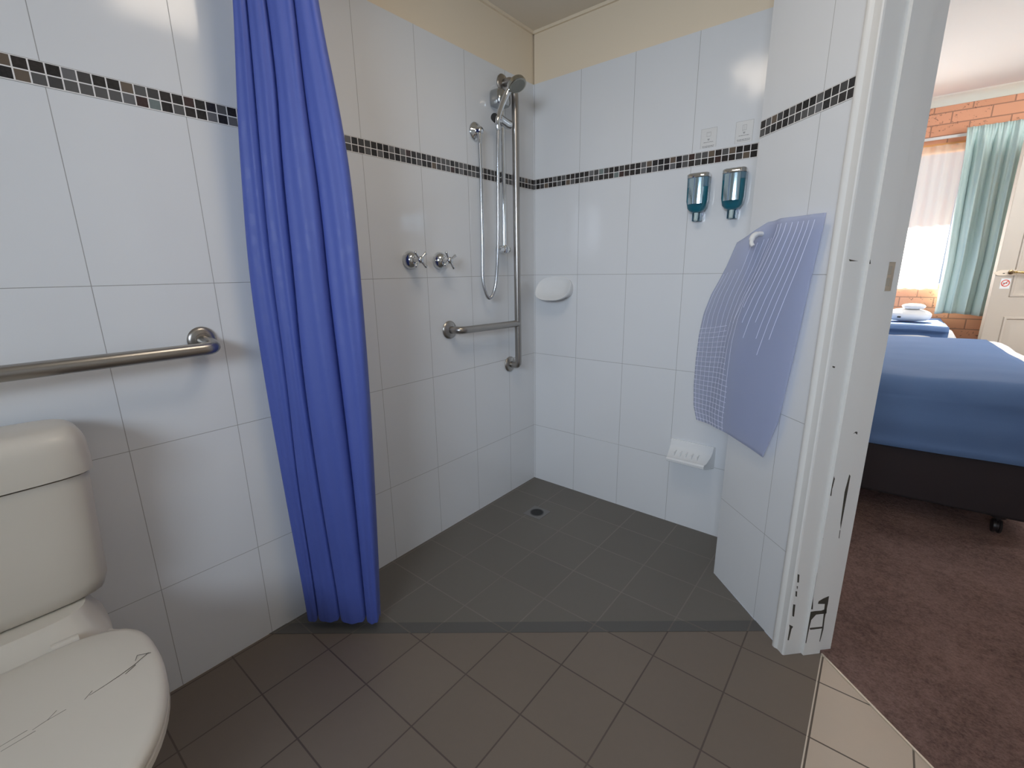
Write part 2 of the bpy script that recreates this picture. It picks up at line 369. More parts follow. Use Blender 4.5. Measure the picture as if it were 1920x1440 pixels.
wbox(bm, .405, 1.24, .106, .111, -.01, .0035); box(bm, (TX-.0012, -1.95, -.001), (TX+.0015, -.470, .0008)); S('trim_6', bm, [M_trim])
bm = bmesh.new(); c0 = E0 + ND*.111
prism(bm, [tuple((c0 + WD*.3).xy), tuple((c0 + WD*1.55).xy), (3.8, e.y+.1), (3.8, 3.5), (-1.2, 3.5), (-1.2, .12), (1.16, .12)], -.05, .002)
S('floor', bm, [M_carpet])

# ------------------------------------------------------------------ floor waste
dr = empty('floor_drain', (.243, -.312, 0), 'round dark floor waste in a square grate in the shower corner', 'drain')
bm = bmesh.new()
box(bm, (.195, -.360, .0), (.291, -.264, .0018), 0, .0006, 1); build('grate_plate', bm, mat('drain_plate', (.19, .185, .18), .45, .2), dr)
bm = bmesh.new(); lathe(bm, (.243, -.312, .0018), (0, 0, 1), [(0, .034), (.0015, .034), (.0016, .030), (.0004, .029)]); build('drain_ring', bm, mat('drain_ring', (.10, .10, .10), .4, .5), dr)
bm = bmesh.new(); lathe(bm, (.243, -.312, .0019), (0, 0, 1), [(0, .029), (.0004, .029)]); build('drain_hole', bm, M_dark, dr)

# ------------------------------------------------------------------ doorway frame
bm = bmesh.new()
def profile(bm, pts, z0, z1): prism(bm, [tuple((E0 + WD*s + ND*n).xy) for s, n in pts], z0, z1)
profile(bm, [(.385, 0), (.385, .137), (.392, .137), (.392, .106), (.401, .106), (.401, .051), (.392, .051), (.392, -.004), (.385, -.004)], 0, 2.06)
d1 = tag(build('door_1', bm, M_paint, None, True, 25), kind='structure')
bm = bmesh.new()
profile(bm, [(.346, 0), (.346, -.007), (.3475, -.0115), (.351, -.0145), (.356, -.0155), (.361, -.0145), (.365, -.0115), (.368, -.0095), (.377, -.009), (.388, -.010), (.391, -.008), (.392, -.004), (.385, -.004), (.385, 0)], 0, 2.10)
build('architrave', bm, M_paint, d1, True, 30)
bm = bmesh.new(); profile(bm, [(.345, .137), (.345, .150), (.350, .153), (.385, .153), (.392, .150), (.392, .137)], 0, 2.10); build('architrave', bm, M_paint, d1, True, 30)
bm = bmesh.new(); profile(bm, [(1.228, -.01), (1.228, .051), (1.22, .051), (1.22, .106), (1.228, .106), (1.228, .153), (1.29, .153), (1.29, .137), (1.235, .137), (1.235, 0), (1.29, 0), (1.29, -.012)], 0, 2.10); build('jamb', bm, M_paint, d1, True, 30)
bm = bmesh.new(); wbox(bm, .345, 1.29, -.012, 0, 2.04, 2.10); wbox(bm, .392, 1.228, 0, .137, 2.04, 2.06); wbox(bm, .345, 1.29, .137, .15, 2.04, 2.10); build('head_jamb', bm, M_paint, d1, False)
bm = bmesh.new(); wbox(bm, .3921, .3932, .1065, .132, 1.080, 1.150, 0); wbox(bm, .3933, .3937, .112, .124, 1.120, 1.140, 1); wbox(bm, .3933, .3937, .112, .124, 1.092, 1.110, 1)
sp = build('strike_plate', bm, [mat('worn_strike_plate', (.62, .57, .48), .35, .6), mat('strike_hole', (.42, .38, .31), .5)], d1, False); sp['label'] = 'worn beige strike plate'
# chipped paint, flat scars on the jamb faces
bm = bmesh.new()
def chip(pts, s):
    """polygon of (n, z) on the jamb face s"""
    t = .0003
    a = [bm.verts.new(wp(s, n, z)) for n, z in pts]; b = [bm.verts.new(wp(s + t, n, z)) for n, z in pts]
    bm.faces.new(a); bm.faces.new(b[::-1])
    for i in range(len(pts)): bm.faces.new((a[i], a[(i+1) % len(pts)], b[(i+1) % len(pts)], b[i]))
JC = [[0.401, [[0.103, 0.203], [0.104, 0.18], [0.102, 0.125], [0.104, 0.087], [0.1, 0.042], [0.098, 0.045], [0.099, 0.092], [0.094, 0.177], [0.071, 0.18], [0.072, 0.189], [0.086, 0.197]]], [0.401, [[0.103, 0.16], [0.105, 0.143], [0.071, 0.143], [0.058, 0.126], [0.056, 0.098], [0.054, 0.043], [0.0515, 0.046], [0.0515, 0.132], [0.0515, 0.155], [0.067, 0.156], [0.086, 0.155]]], [0.401, [[0.057, 0.098], [0.1, 0.097], [0.1, 0.091], [0.06, 0.091]]], [0.401, [[0.0515, 0.288], [0.052, 0.276], [0.0515, 0.23], [0.052, 0.205], [0.057, 0.163], [0.0515, 0.164], [0.0515, 0.187]]], [0.401, [[0.099, 0.59], [0.103, 0.585], [0.103, 0.545], [0.102, 0.422], [0.098, 0.443], [0.094, 0.538]]], [0.401, [[0.1, 0.42], [0.102, 0.419], [0.103, 0.392], [0.101, 0.395]]], [0.401, [[0.053, 0.588], [0.057, 0.58], [0.054, 0.549], [0.055, 0.529], [0.0515, 0.53], [0.0515, 0.561]]], [0.392, [[-0.002, 0.282], [0.004, 0.279], [0.006, 0.253], [0.001, 0.254]]], [0.392, [[0.001, 0.242], [0.005, 0.24], [0.005, 0.231], [0.003, 0.233]]], [0.392, [[0.0, 0.225], [0.005, 0.223], [0.007, 0.205], [0.002, 0.207]]], [0.392, [[-0.001, 0.18], [0.006, 0.178], [0.008, 0.136], [0.002, 0.139], [0.0, 0.158]]], [0.392, [[-0.0038, 0.11], [0.01, 0.101], [0.006, 0.092], [0.003, 0.053], [-0.001, 0.054], [-0.001, 0.097]]], [0.401, [[0.0515, 0.4], [0.0515, 0.4], [0.052, 0.396], [0.0515, 0.396]]], [0.392, [[0.003, 1.158], [0.012, 1.156], [0.029, 1.153], [0.006, 1.153]]], [0.401, [[0.0515, 1.156], [0.052, 1.156], [0.055, 1.146], [0.0515, 1.146]]], [0.392, [[0.004, 0.894], [0.012, 0.892], [0.011, 0.888], [0.005, 0.89]]], [0.401, [[0.089, 0.708], [0.096, 0.714], [0.101, 0.712], [0.101, 0.705], [0.094, 0.71]]]]
for s, pts in JC: chip(pts, s)
cp = build('chipped_paint', bm, M_chip, d1, False); cp['label'] = 'dark chips where paint has flaked off'

# ------------------------------------------------------------------ bedroom shell
BZ = 2.46; BY = 3.5
ox0, ox1, oz0, oz1 = .20, 1.95, .945, 2.10
bm = bmesh.new()
box(bm, (-1.3, BY, 0), (ox0, BY+.24, 2.7)); box(bm, (ox1, BY, 0), (3.9, BY+.24, 2.7)); box(bm, (ox0, BY, 0), (ox1, BY+.24, oz0)); box(bm, (ox0, BY, oz1), (ox1, BY+.24, 2.7))
S('wall_brick', bm, [M_brick])
bm = bmesh.new(); box(bm, (-1.3, .12, 0), (-1.2, BY, 2.6)); S('wall_bed_head', bm, [M_bedceil])
bm = bmesh.new(); box(bm, (-1.2, .121, 0), (1.155, .135, 2.6)); S('wall_partition', bm, [M_bedceil])
bm = bmesh.new()   # far right wall, solid; the added fill lamp hangs in front of it
box(bm, (3.8, -1.4, 0), (3.9, BY, 2.6)); S('wall_far_right', bm, [M_bedceil])
bm = bmesh.new(); box(bm, (XR+.1, -1.4, 0), (3.8, -1.3, 2.6)); S('wall_near', bm, [M_bedceil])
bm = bmesh.new(); prism(bm, [(-1.3, BY), (3.9, BY), (3.9, -1.4), (2.1, -1.4), tuple((E0+WD*1.5+ND*.1).xy), tuple((E0+ND*.1).xy), (1.16, .12), (-1.3, .12)], BZ, BZ+.05); S('ceiling', bm, [M_bedceil])
bm = bmesh.new()   # cornice: concave cove
pr = [(0, 0), (0, -.068), (.008, -.068), (.018, -.045), (.034, -.024), (.058, -.010), (.075, -.004), (.078, 0)]
loft(bm, [[(x, BY - a, BZ + b) for a, b in pr] for x in (-1.2, 3.8)]); S('trim_7', bm, [M_cornice], True)
bm = bmesh.new()   # window frame + timber head
box(bm, (ox0, BY+.02, oz0), (ox0+.05, BY+.10, oz1)); box(bm, (ox1-.05, BY+.02, oz0), (ox1, BY+.10, oz1)); box(bm, (ox0+.05, BY+.02, oz1-.05), (ox1-.05, BY+.10, oz1)); box(bm, (ox0+.05, BY+.02, oz0), (ox1-.05, BY+.10, oz0+.04)); box(bm, (1.05, BY+.05, oz0+.04), (1.09, BY+.09, oz1-.05))
w2 = S('window_2', bm, [M_timber])
bm = bmesh.new(); box(bm, (ox0-.03, BY-.012, oz1-.014), (ox1+.03, BY+.02, oz1+.012)); build('window_head', bm, M_timber, w2, False)
bm = bmesh.new(); box(bm, (-8, BY+.3, -.1), (12, 16, 0)); tag(build('outside_ground', bm, M_grass, None, False), kind='structure')
bm = bmesh.new(); box(bm, (-6, BY+.24, 2.45), (9, BY+1.1, 2.5)); tag(build('outside_eave', bm, M_grass, None, False), kind='structure')

# net curtain
bm = bmesh.new(); rows = []
for j in range(9):
    z = .938 + (2.095-.938) * j/8
    row = []
    for i in range(241):
        x = .15 + 1.60 * i/240
        a = .006 * math.sin(x*95 + .4*math.sin(j)) + .005 * math.sin(x*41 + 1.3)
        zz = z + (.004*math.sin(x*60) if j == 0 else 0)
        row.append(Vector((x, 3.474 + a, zz)))
    rows.append(row)
loft(bm, rows, False, False); t = build('net_curtain', bm, M_sheer, None, True, 80); tag(t, 'sheer white net curtain hanging across the bright bedroom window', 'net curtain')
# curtain track
tr = empty('curtain_track', (1.0, 3.44, 2.145), 'slim white curtain track fixed to the brick above the window', 'curtain track')
bm = bmesh.new(); box(bm, (.1, 3.438, 2.136), (2.45, 3.458, 2.156), 0, .002); build('rail', bm, M_paint, tr)
bm = bmesh.new(); box(bm, (.3, 3.458, 2.138), (.32, 3.5, 2.154)); build('bracket', bm, M_paint, tr, False)
bm = bmesh.new(); box(bm, (1.2, 3.458, 2.138), (1.22, 3.5, 2.154)); build('bracket', bm, M_paint, tr, False)
bm = bmesh.new(); box(bm, (2.3, 3.458, 2.138), (2.32, 3.5, 2.154)); build('bracket', bm, M_paint, tr, False)

# teal curtain with pinch pleats
bm = bmesh.new(); rows = []; NJ = 44
for j in range(NJ):
    h = j/(NJ-1); z = .738 + (2.185-.738)*h
    x0 = lerp_tab([(0, 1.755), (.3, 1.762), (.6, 1.75), (.85, 1.742), (1, 1.730)], h); x1 = lerp_tab([(0, 2.40), (.6, 2.41), (1, 2.42)], h)
    row = []
    for i in range(281):
        u = i/280; x = x0 + (x1-x0)*u
        wv = math.sin(u*2*PI*7.5 + .7*math.sin(3*u+h*1.3)) * (.030 - .008*h) + .012*math.sin(u*2*PI*19 + 2*h) * (.4+.6*h) + .010*math.sin(u*33 - h*5)
        if h > .90:
            k = (h-.90)/.10; ph = (u*11) % 1.0
            wv = wv*(1-k) + k*(.018*math.exp(-((ph-.5)/.13)**2) + .004*math.sin(u*2*PI*44))
        row.append(Vector((x + .006*math.sin(u*2*PI*15+1)*(1-h), 3.395 - wv, z + (.008*math.sin(u*9) if j == 0 else 0))))
    rows.append(row)
loft(bm, rows, False, False); tc_ = build('window_curtain', bm, M_teal, None, True, 80)
md = tc_.modifiers.new('thick', 'SOLIDIFY'); md.thickness = .0025
tag(tc_, 'pleated teal curtain drawn to the right of the bedroom window', 'curtain')
bm = bmesh.new()
loft(bm, [[Vector((1.742 + .02*(1-h) - (.004 if i else 0) + .022*i/6, 3.424 - .004*i, .745 + 1.40*h)) for i in range(7)] for h in [k/12 for k in range(13)]], False, False)
ln = build('lining', bm, M_white, tc_, True); ln['label'] = 'pale curtain lining along the left edge'

# ------------------------------------------------------------------ beds
def wrap(bm, x0, x1, y0, y1, zlow, ztop, r, thick=.010, nx=40, sag=.006, rfoot=0, seed=1, low2=None):
    """sheet of cloth draped over a mattress, running along x; rounded at both long edges"""
    prof = []
    zl2 = zlow if low2 is None else low2
    for k in range(9): prof.append((y0 + .008*math.sin(k*1.1), zlow + (ztop-r-zlow)*k/8, 0))
    for k in range(1, 12): a = PI/2*k/12; prof.append((y0 + r - r*math.cos(a), ztop - r + r*math.sin(a), 1))
    for k in range(25): prof.append((y0 + r + (y1-y0-2*r)*k/24, ztop, 1))
    for k in range(1, 12): a = PI/2*k/12; prof.append((y1 - r + r*math.sin(a), ztop - r + r*math.cos(a), 1))
    for k in range(9): prof.append((y1, ztop - r - (ztop-r-zl2)*k/8, 0))
    rings = []
    for i in range(nx+1):
        t = i/nx; x = x0 + (x1-x0)*t; drop = 0; inset = 0
        if rfoot:
            d = x1 - x
            if d < rfoot: q = 1 - d/rfoot; drop = rfoot*(1-math.sqrt(max(0, 1-q*q)))*.75; inset = drop*.6
        ring = []
        cy = (y0+y1)/2
        for (y, z, top) in prof:
            nz = noise.noise(Vector((x*2.2, y*2.2, seed)))*sag*2 + noise.noise(Vector((x*6, y*6+z*2, seed+4)))*sag*.6
            yy = y + (nz*1.4 if not top else 0); zz = z + (nz if top else 0) - (drop if z > ztop-r*1.01 else drop*max(0, (z-zlow)/(ztop-zlow))*.6)
            yy += (inset if y < cy else -inset)
            ring.append(Vector((x, yy, zz)))
        rings.append(ring)
    loft(bm, rings, False, False)
ang = math.radians(2.5)
def rot(bm, c, a): bm.transform(Matrix.Translation(Vector(c)) @ Matrix.Rotation(a, 4, 'Z') @ Matrix.Translation(-Vector(c)))
RC = (1.98, .70, 0)
b1 = empty('queen_bed', (1.0, 1.5, 0), 'queen bed on a dark base with black castors, nearest the doorway', 'bed')
bm = bmesh.new(); box(bm, (.06, .705, .095), (2.09, 2.29, .345), 0, .02, 3); rot(bm, RC, ang); build('bed_base', bm, M_basegrey, b1)
bm = bmesh.new(); box(bm, (.06, .71, .347), (2.08, 2.28, .635), 0, .05, 4); rot(bm, RC, ang); build('mattress', bm, M_white, b1)
for cx_, cy_ in ((1.935, .775), (.2, .80), (1.93, 2.2), (.2, 2.2), (1.05, .8)):
    bm = bmesh.new()
    lathe(bm, (cx_-.016, cy_, .033), (1, 0, 0), [(0, .020), (.002, .029), (.010, .031), (.012, .026), (.020, .026), (.022, .031), (.030, .029), (.032, .020)], 20)
    lathe(bm, (cx_, cy_, .03), (0, 0, 1), [(.0, .006), (.04, .008), (.045, .026), (.066, .026)], 16)
    rot(bm, RC, ang); build('castor', bm, M_castor, b1)
bm = bmesh.new(); wrap(bm, .4, 2.155, .690, 2.330, .42, .658, .085, nx=60, rfoot=.10, seed=3, low2=.40)
# foot drop of the quilt
rot(bm, RC, ang); t = build('quilt', bm, M_white, None, True, 80); t.modifiers.new('s', 'SOLIDIFY').thickness = .012
tag(t, 'white quilt showing past the blue spread at the foot of the nearer bed', 'quilt')
bm = bmesh.new()
loft(bm, [[Vector((2.142 + .004*math.sin(j*3), .70 + 1.62*i/20, .42 + .16*j/6)) for i in range(21)] for j in range(7)], False, False); rot(bm, RC, ang); build('quilt_drop', bm, M_white, t, True)
bm = bmesh.new(); wrap(bm, .35, 2.030, .672, 2.348, .348, .668, .095, nx=60, seed=5)
rot(bm, RC, ang); t = build('bedspread', bm, M_bedblue, None, True, 80); t.modifiers.new('s', 'SOLIDIFY').thickness = .006
tag(t, 'slate blue bedspread hanging low over the side of the nearer bed', 'bedspread')

b2 = empty('single_bed', (1.0, 2.95, 0), 'single bed under the window behind the nearer bed', 'bed')
bm = bmesh.new(); box(bm, (-.1, 2.56, .10), (1.83, 3.32, .36), 0, .02, 3); build('bed_base', bm, M_basegrey, b2)
bm = bmesh.new(); box(bm, (-.1, 2.56, .362), (1.83, 3.32, .66), 0, .05, 4); build('mattress', bm, M_white, b2)
for cx_, cy_ in ((1.75, 2.62), (.0, 2.62), (1.75, 3.25), (.0, 3.25)):
    bm = bmesh.new(); lathe(bm, (cx_-.016, cy_, .033), (1, 0, 0), [(0, .020), (.002, .029), (.030, .029), (.032, .020)], 16); lathe(bm, (cx_, cy_, .03), (0, 0, 1), [(.0, .006), (.045, .02), (.072, .02)], 12); build('castor', bm, M_castor, b2)
bm = bmesh.new(); wrap(bm, .2, 1.862, 2.53, 3.345, .50, .688, .07, nx=50, rfoot=.10, seed=9); t = build('quilt', bm, M_white, None, True, 80); t.modifiers.new('s', 'SOLIDIFY').thickness = .012
tag(t, 'white quilt edge at the foot of the far single bed', 'quilt')
bm = bmesh.new(); wrap(bm, .15, 1.800, 2.515, 3.360, .42, .704, .035, nx=50, seed=11); t = build('bedspread', bm, M_bedblue, None, True, 80); t.modifiers.new('s', 'SOLIDIFY').thickness = .006
tag(t, 'blue bedspread under folded towels on the far single bed', 'bedspread')

# towels on the single bed
def pillowy(bm, cx, cy, z0, lx, ly, h, seed=0, dome=1.0, n=28):
    rings = []
    for j in range(15):
        a = PI*j/14; rings_z = z0 + h*.5*(1-math.cos(a)); k = math.sin(a)**.42 if 0 < j < 14 else .02
        kk = k if j <= 7 else (k*(.55+.45*math.sin(a)))
        ring = []
        for i in range(n):
            b = 2*PI*i/n; c, s = math.cos(b), math.sin(b); q = (abs(c)**3.2 + abs(s)**3.2)**(-1/3.2)
            w = 1 + .03*noise.noise(Vector((c*2+seed, s*2, j*.3)))
            ring.append(Vector((cx + lx/2*c*q*kk*w, cy + ly/2*s*q*kk*w, rings_z)))
        rings.append(ring)
    loft(bm, rings)
bt = empty('bath_towel', (1.58, 2.93, .710), 'large folded white towel lying on the far single bed', 'towel')
bm = bmesh.new(); pillowy(bm, 1.575, 2.93, .713, .285, .26, .094, 1); build('folded_cloth', bm, M_towel, bt, True, 80)
bm = bmesh.new()
box(bm, (1.508, 2.797, .742), (1.530, 2.801, .755), 0, .001); el = build('emblem', bm, M_black, bt, True); el['label'] = 'small dark embroidered emblem'
t = empty('hand_towel', (1.62, 2.93, .795), 'small rolled white towel resting on top of the folded towel', 'towel')
bm = bmesh.new(); pillowy(bm, 1.60, 2.90, .807, .145, .12, .042, 4); build('rolled_cloth', bm, M_towel, t, True, 80)

# ------------------------------------------------------------------ bedroom entry door (standing ajar)
DA = math.radians(20); DO = Vector((2.035, 3.09, 0)); DX = Vector((math.cos(DA), math.sin(DA), 0)); DY = Vector((-math.sin(DA), math.cos(DA), 0))
def dbm(bm): bm.transform(Matrix.Translation(DO) @ Matrix.Rotation(DA, 4, 'Z'))
bm = bmesh.new(); box(bm, (0, 0, .01), (.82, .038, 2.02), 0, .002, 1); dbm(bm); d2 = tag(build('door_2', bm, M_doorp), kind='structure')
def panel(x0, x1, z0, z1):
    bm = bmesh.new()
    def ring(d, y): return [(x0+d, y, z0+d), (x1-d, y, z0+d), (x1-d, y, z1-d), (x0+d, y, z1-d)]
    loft(bm, [ring(0, .001), ring(.004, -.008), ring(.016, -.010), ring(.024, -.001), ring(.045, -.001), ring(.062, -.007)], False, True)
    f = bm.faces.new([v for v in bm.verts][-4:]); dbm(bm); build('door_panel', bm, M_doorp, d2, True, 20)
for x0, x1 in ((.105, .385), (.435, .715)):
    panel(x0, x1, .20, .755); panel(x0, x1, .90, 1.82)
hd = empty('door_handle', (0, 0, 0), None, None); hd.parent = d2
bm = bmesh.new()   # long pointed rose
pts = [(-.012, 1.075), (.004, 1.093), (.02, 1.098), (.125, 1.098), (.125, 1.060), (.02, 1.058), (.004, 1.061)]
a = [bm.verts.new((x, -.001, z)) for x, z in pts]; b = [bm.verts.new((x, -.009, z)) for x, z in pts]; bm.faces.new(a); bm.faces.new(b[::-1])
for i in range(7): bm.faces.new((a[i], a[(i+1) % 7], b[(i+1) % 7], b[i]))
dbm(bm); build('backplate', bm, mat('pale_brass_plate', (.72, .62, .50), .35, .5), hd, True, 30)
bm = bmesh.new(); lathe(bm, (.082, -.009, 1.083), (0, -1, 0), [(0, .017), (.004, .016), (.006, .009), (.04, .008)], 20); dbm(bm); build('spindle', bm, mat('aged_brass', (.28, .20, .11), .35, .9), hd)
bm = bmesh.new(); tube(bm, catmull([(.082, -.045, 1.083), (.10, -.052, 1.084), (.14, -.052, 1.080), (.185, -.050, 1.075), (.20, -.044, 1.066)]), [.008]*1 + [.0085]*31 + [.007]); dbm(bm); build('lever', bm, M_brass, hd)
bm = bmesh.new(); box(bm, (.036, -.0100, 1.072), (.048, -.0091, 1.077)); dbm(bm); build('keyhole', bm, M_black, hd, False)
sg = empty('no_smoking_sticker', (0, 0, 0), None, None); sg.parent = d2; sg['label'] = 'small white sticker with a red no smoking circle'
for o_ in (hd, sg):
    for k in ('category',):
        if k in o_: del o_[k]
bm = bmesh.new(); box(bm, (.040, -.0012, .962), (.098, -.0004, 1.038), 0, .0003, 1); dbm(bm); build('backing', bm, M_white, sg)
bm = bmesh.new()
lathe(bm, (.069, -.0013, 1.003), (0, -1, 0), [(0, .026), (.0006, .026), (.0006, .0195), (0, .0195)], 32)
bmesh.ops.delete(bm, geom=[f for f in bm.faces if len(f.verts) > 4], context='FACES')
v0 = len(bm.verts); vv = box(bm, (-.0225, -.0019, -.003), (.0225, -.0013, .003)); bmesh.ops.rotate(bm, verts=vv, cent=(0, 0, 0), matrix=Matrix.Rotation(math.radians(-45), 3, 'Y')); bmesh.ops.translate(bm, verts=vv, vec=(.069, 0, 1.003)); dbm(bm)
build('prohibition_mark', bm, M_red, sg, False)
bm = bmesh.new(); box(bm, (.054, -.0018, 1.000), (.080, -.0013, 1.005)); dbm(bm); build('cigarette_mark', bm, M_black, sg, False)

# ------------------------------------------------------------------ toilet
to = empty('toilet', (0, -1.985, 0), 'cream close-coupled toilet with lid closed below the grab rail', 'toilet')
TY = -1.985
def rr_ring(cx, cy, hx, hy, z, e=5, n=48, xb=None):
    out = []
    for i in range(n):
        b = 2*PI*i/n; c, s = math.cos(b), math.sin(b); q = (abs(c)**e + abs(s)**e)**(-1/e)
        x = cx + hx*c*q
        if xb is not None: x = max(x, xb)
        out.append(Vector((x, cy + hy*s*q, z)))
    return out
bm = bmesh.new()
loft(bm, [rr_ring(.090, TY, .060, .146, .462, 5), rr_ring(.090, TY, .071, .162, .470, 5), rr_ring(.090, TY, .078, .172, .500, 5), rr_ring(.088, TY, .081, .177, .62, 5.5), rr_ring(.089, TY, .084, .183, .738, 5.5), rr_ring(.09, TY, .083, .183, .742, 5.5)])
build('cistern', bm, M_china, to, True, 50)
bm = bmesh.new()
R_ = [rr_ring(.090, TY, .084, .184, .7445, 5.5), rr_ring(.092, TY, .089, .190, .747, 5.5), rr_ring(.092, TY, .090, .191, .770, 5.5), rr_ring(.092, TY, .089, .190, .805, 5)]
for k in range(1, 8):
    a = PI/2*k/7; R_.append(rr_ring(.092, TY, .089 - .034*(1-math.cos(a)), .190 - .034*(1-math.cos(a)), .805 + .040*math.sin(a), 5-.12*k))
R_.append(rr_ring(.092, TY, .03, .10, .848, 4)); R_.append(rr_ring(.092, TY, .003, .01, .8485, 3))
loft(bm, R_); clid = build('cistern_lid', bm, M_china, to, True, 50)
bm = bmesh.new(); lathe(bm, (.092, TY, .848), (0, 0, 1), [(0, .03), (.004, .03), (.006, .027)], 28); build('flush_button', bm, M_chrome, clid)
def egg(cx, a_front, a_back, hy, z, sc=1.0, n=64, back_flat=None):
    out = []
    for i in range(n):
        b = 2*PI*i/n; c, s = math.cos(b), math.sin(b)
        if c >= 0: x = cx + a_front*sc*c; y = hy*sc*math.copysign(abs(s)**.92, s)
        else:
            q = (abs(c)**3.4 + abs(s)**3.4)**(-1/3.4); x = cx + a_back*sc*c*q; y = hy*sc*s*q
        out.append(Vector((x, TY + y, z)))
    return out
bm = bmesh.new()   # pan
loft(bm, [egg(.33, .19, .20, .115, .0), egg(.33, .19, .20, .115, .03), egg(.33, .17, .20, .105, .10), egg(.34, .20, .20, .125, .22), egg(.36, .28, .22, .165, .34), egg(.385, .30, .22, .180, .395), egg(.385, .295, .215, .177, .402)])
build('pan', bm, M_ceramic if False else M_china, to, True, 50)
bm = bmesh.new()   # neck between pan and cistern
loft(bm, [rr_ring(.135, TY, .12, .15, .30, 4), rr_ring(.13, TY, .122, .152, .398, 4), rr_ring(.125, TY, .115, .145, .408, 4), rr_ring(.11, TY, .09, .125, .462, 4)])
build('pan_neck', bm, M_china, to, True, 50)
bm = bmesh.new(); loft(bm, [egg(.405, .288, .150, .180, .404), egg(.405, .293, .155, .185, .408), egg(.405, .293, .155, .185, .419), egg(.405, .288, .150, .180, .422)]); build('seat', bm, M_china, to, True, 50)
bm = bmesh.new()
loft(bm, [egg(.405, .285, .148, .178, .4235), egg(.405, .292, .156, .1855, .426), egg(.405, .292, .156, .1855, .433), egg(.405, .287, .152, .181, .438), egg(.405, .275, .145, .171, .4405), egg(.405, .20, .11, .12, .4425), egg(.405, .08, .05, .05, .443), egg(.405, .01, .005, .005, .443)])
build('lid', bm, M_china, to, True, 50)
bm = bmesh.new()
bm.free()
for yy in (-.075, .075): bm = bmesh.new(); tube(bm, [(.236, TY+yy-.02, .428), (.236, TY+yy+.02, .428)], .011, 14); build('hinge', bm, M_china, to, True)
# thin dark line in short pieces across the lid
bm = bmesh.new(); random.seed(3)
def scr(p, q, w):
    p = Vector(p); q = Vector(q); d = (q-p).normalized(); n_ = Vector((-d.y, d.x, 0))*w
    prism(bm, [p-n_*.3, q-n_*.2, q+n_*.2, p+n_*.3], .4426, .4431)
SCR = [((.418,-1.812),(.405,-1.83)),((.405,-1.83),(.418,-1.836)),((.414,-1.815),(.428,-1.84)),((.428,-1.84),(.436,-1.862)),((.43,-1.838),(.44,-1.855)),((.436,-1.862),(.442,-1.885)),((.442,-1.885),(.446,-1.905)),((.438,-1.90),(.45,-1.912)),((.45,-1.935),(.452,-1.96)),((.440,-1.945),(.452,-1.958)),((.452,-1.96),(.456,-1.975)),((.45,-1.98),(.454,-2.01)),((.462,-1.972),(.466,-2.01)),((.454,-2.01),(.462,-2.03))]
bm.free(); LID = [o_ for o_ in to.children if o_.name.startswith('lid')][0]
for part_ in (SCR[:8], SCR[8:]):
    bm = bmesh.new()
    for p, q in part_: scr((*p, 0), (*q, 0), .0016)
    sc_ = build('surface_line', bm, M_chip, LID, False); sc_['label'] = 'thin dark line running across the lid'

# ------------------------------------------------------------------ grab rails
def flange(bm, p, axis, r=.036):
    lathe(bm, p, axis, [(.0005, r), (.004, r+.001), (.008, r-.002), (.011, r*.80), (.012, r*.55), (.014, .0175)], 32)
RAILX = .078
gr = empty('grab_rail', (0, -1.51, .96), 'horizontal brushed steel grab rail on the wall above the toilet', 'grab rail')
bm = bmesh.new(); tube(bm, bend([(.002, -1.512, .972), (RAILX, -1.500, .958), (RAILX, -2.50, .958), (.002, -2.50, .958)], .045, 10), .0168, 20); build('rail', bm, M_steel, gr)
bm = bmesh.new(); flange(bm, (0, -1.512, .974), (1, 0, 0), .034); build('wall_flange', bm, M_steel, gr)
bm = bmesh.new(); flange(bm, (0, -2.50, .958), (1, 0, 0), .034); build('wall_flange', bm, M_steel, gr)
gs = empty('grab_rail', (0, -.25, .9), 'tall steel grab rail with a side arm in the shower corner', 'grab rail')
SX = .062; VY = -.214
bm = bmesh.new(); tube(bm, bend([(.002, -.228, 1.925), (SX, -.236, 1.925), (SX, VY-.004, 1.87), (SX, VY, .735), (SX, VY, .692), (.002, VY+.006, .692)], .04, 8), .0155, 18); build('upright_rail', bm, M_steel, gs)
bm = bmesh.new(); tube(bm, bend([(.002, -.607, .905), (SX, -.600, .905), (SX, VY, .898)], .035, 8), .0155, 18); build('side_arm', bm, M_steel, gs)
for p in ((0, -.228, 1.925), (0, VY+.006, .692), (0, -.607, .905)):
    bm = bmesh.new(); flange(bm, p, (1, 0, 0), .037); build('wall_flange', bm, M_steel, gs)

# ------------------------------------------------------------------ shower set
sh = empty('hand_shower', (0, -.30, 1.5), 'chrome hand shower on a slide bar with a looped hose beside the corner', 'shower')
BX, BYY = .050, -.292
bm = bmesh.new(); tube(bm, [(BX, BYY, 1.235), (BX, BYY, 1.86)], .0085, 16); build('slide_bar', bm, M_chrome, sh)
bm = bmesh.new(); loft(bm, [rr_ring(.031, BYY+.010, .031, .036, 1.820, 4, 32), rr_ring(.033, BYY+.010, .033, .040, 1.832, 4, 32), rr_ring(.033, BYY+.010, .033, .040, 1.868, 4, 32), rr_ring(.029, BYY+.010, .029, .034, 1.876, 4, 32)]); build('top_bracket', bm, mat('bracket_chrome', (.45, .46, .46), .2, 1.0), sh, True, 50)
bm = bmesh.new(); tube(bm, [(.0, BYY+.014, 1.238), (.04, BYY+.006, 1.238), (.062, BYY-.002, 1.238), (.066, BYY-.004, 1.238)], [.018, .0185, .018, .008], 20); tube(bm, [(.046, BYY+.035, 1.236), (.047, BYY+.030, 1.236), (.048, BYY-.040, 1.237), (.048, BYY-.048, 1.237)], [.010, .0145, .0145, .010], 16); build('bottom_bracket', bm, M_chrome, sh, True, 50)
bm = bmesh.new()   # sliding clamp
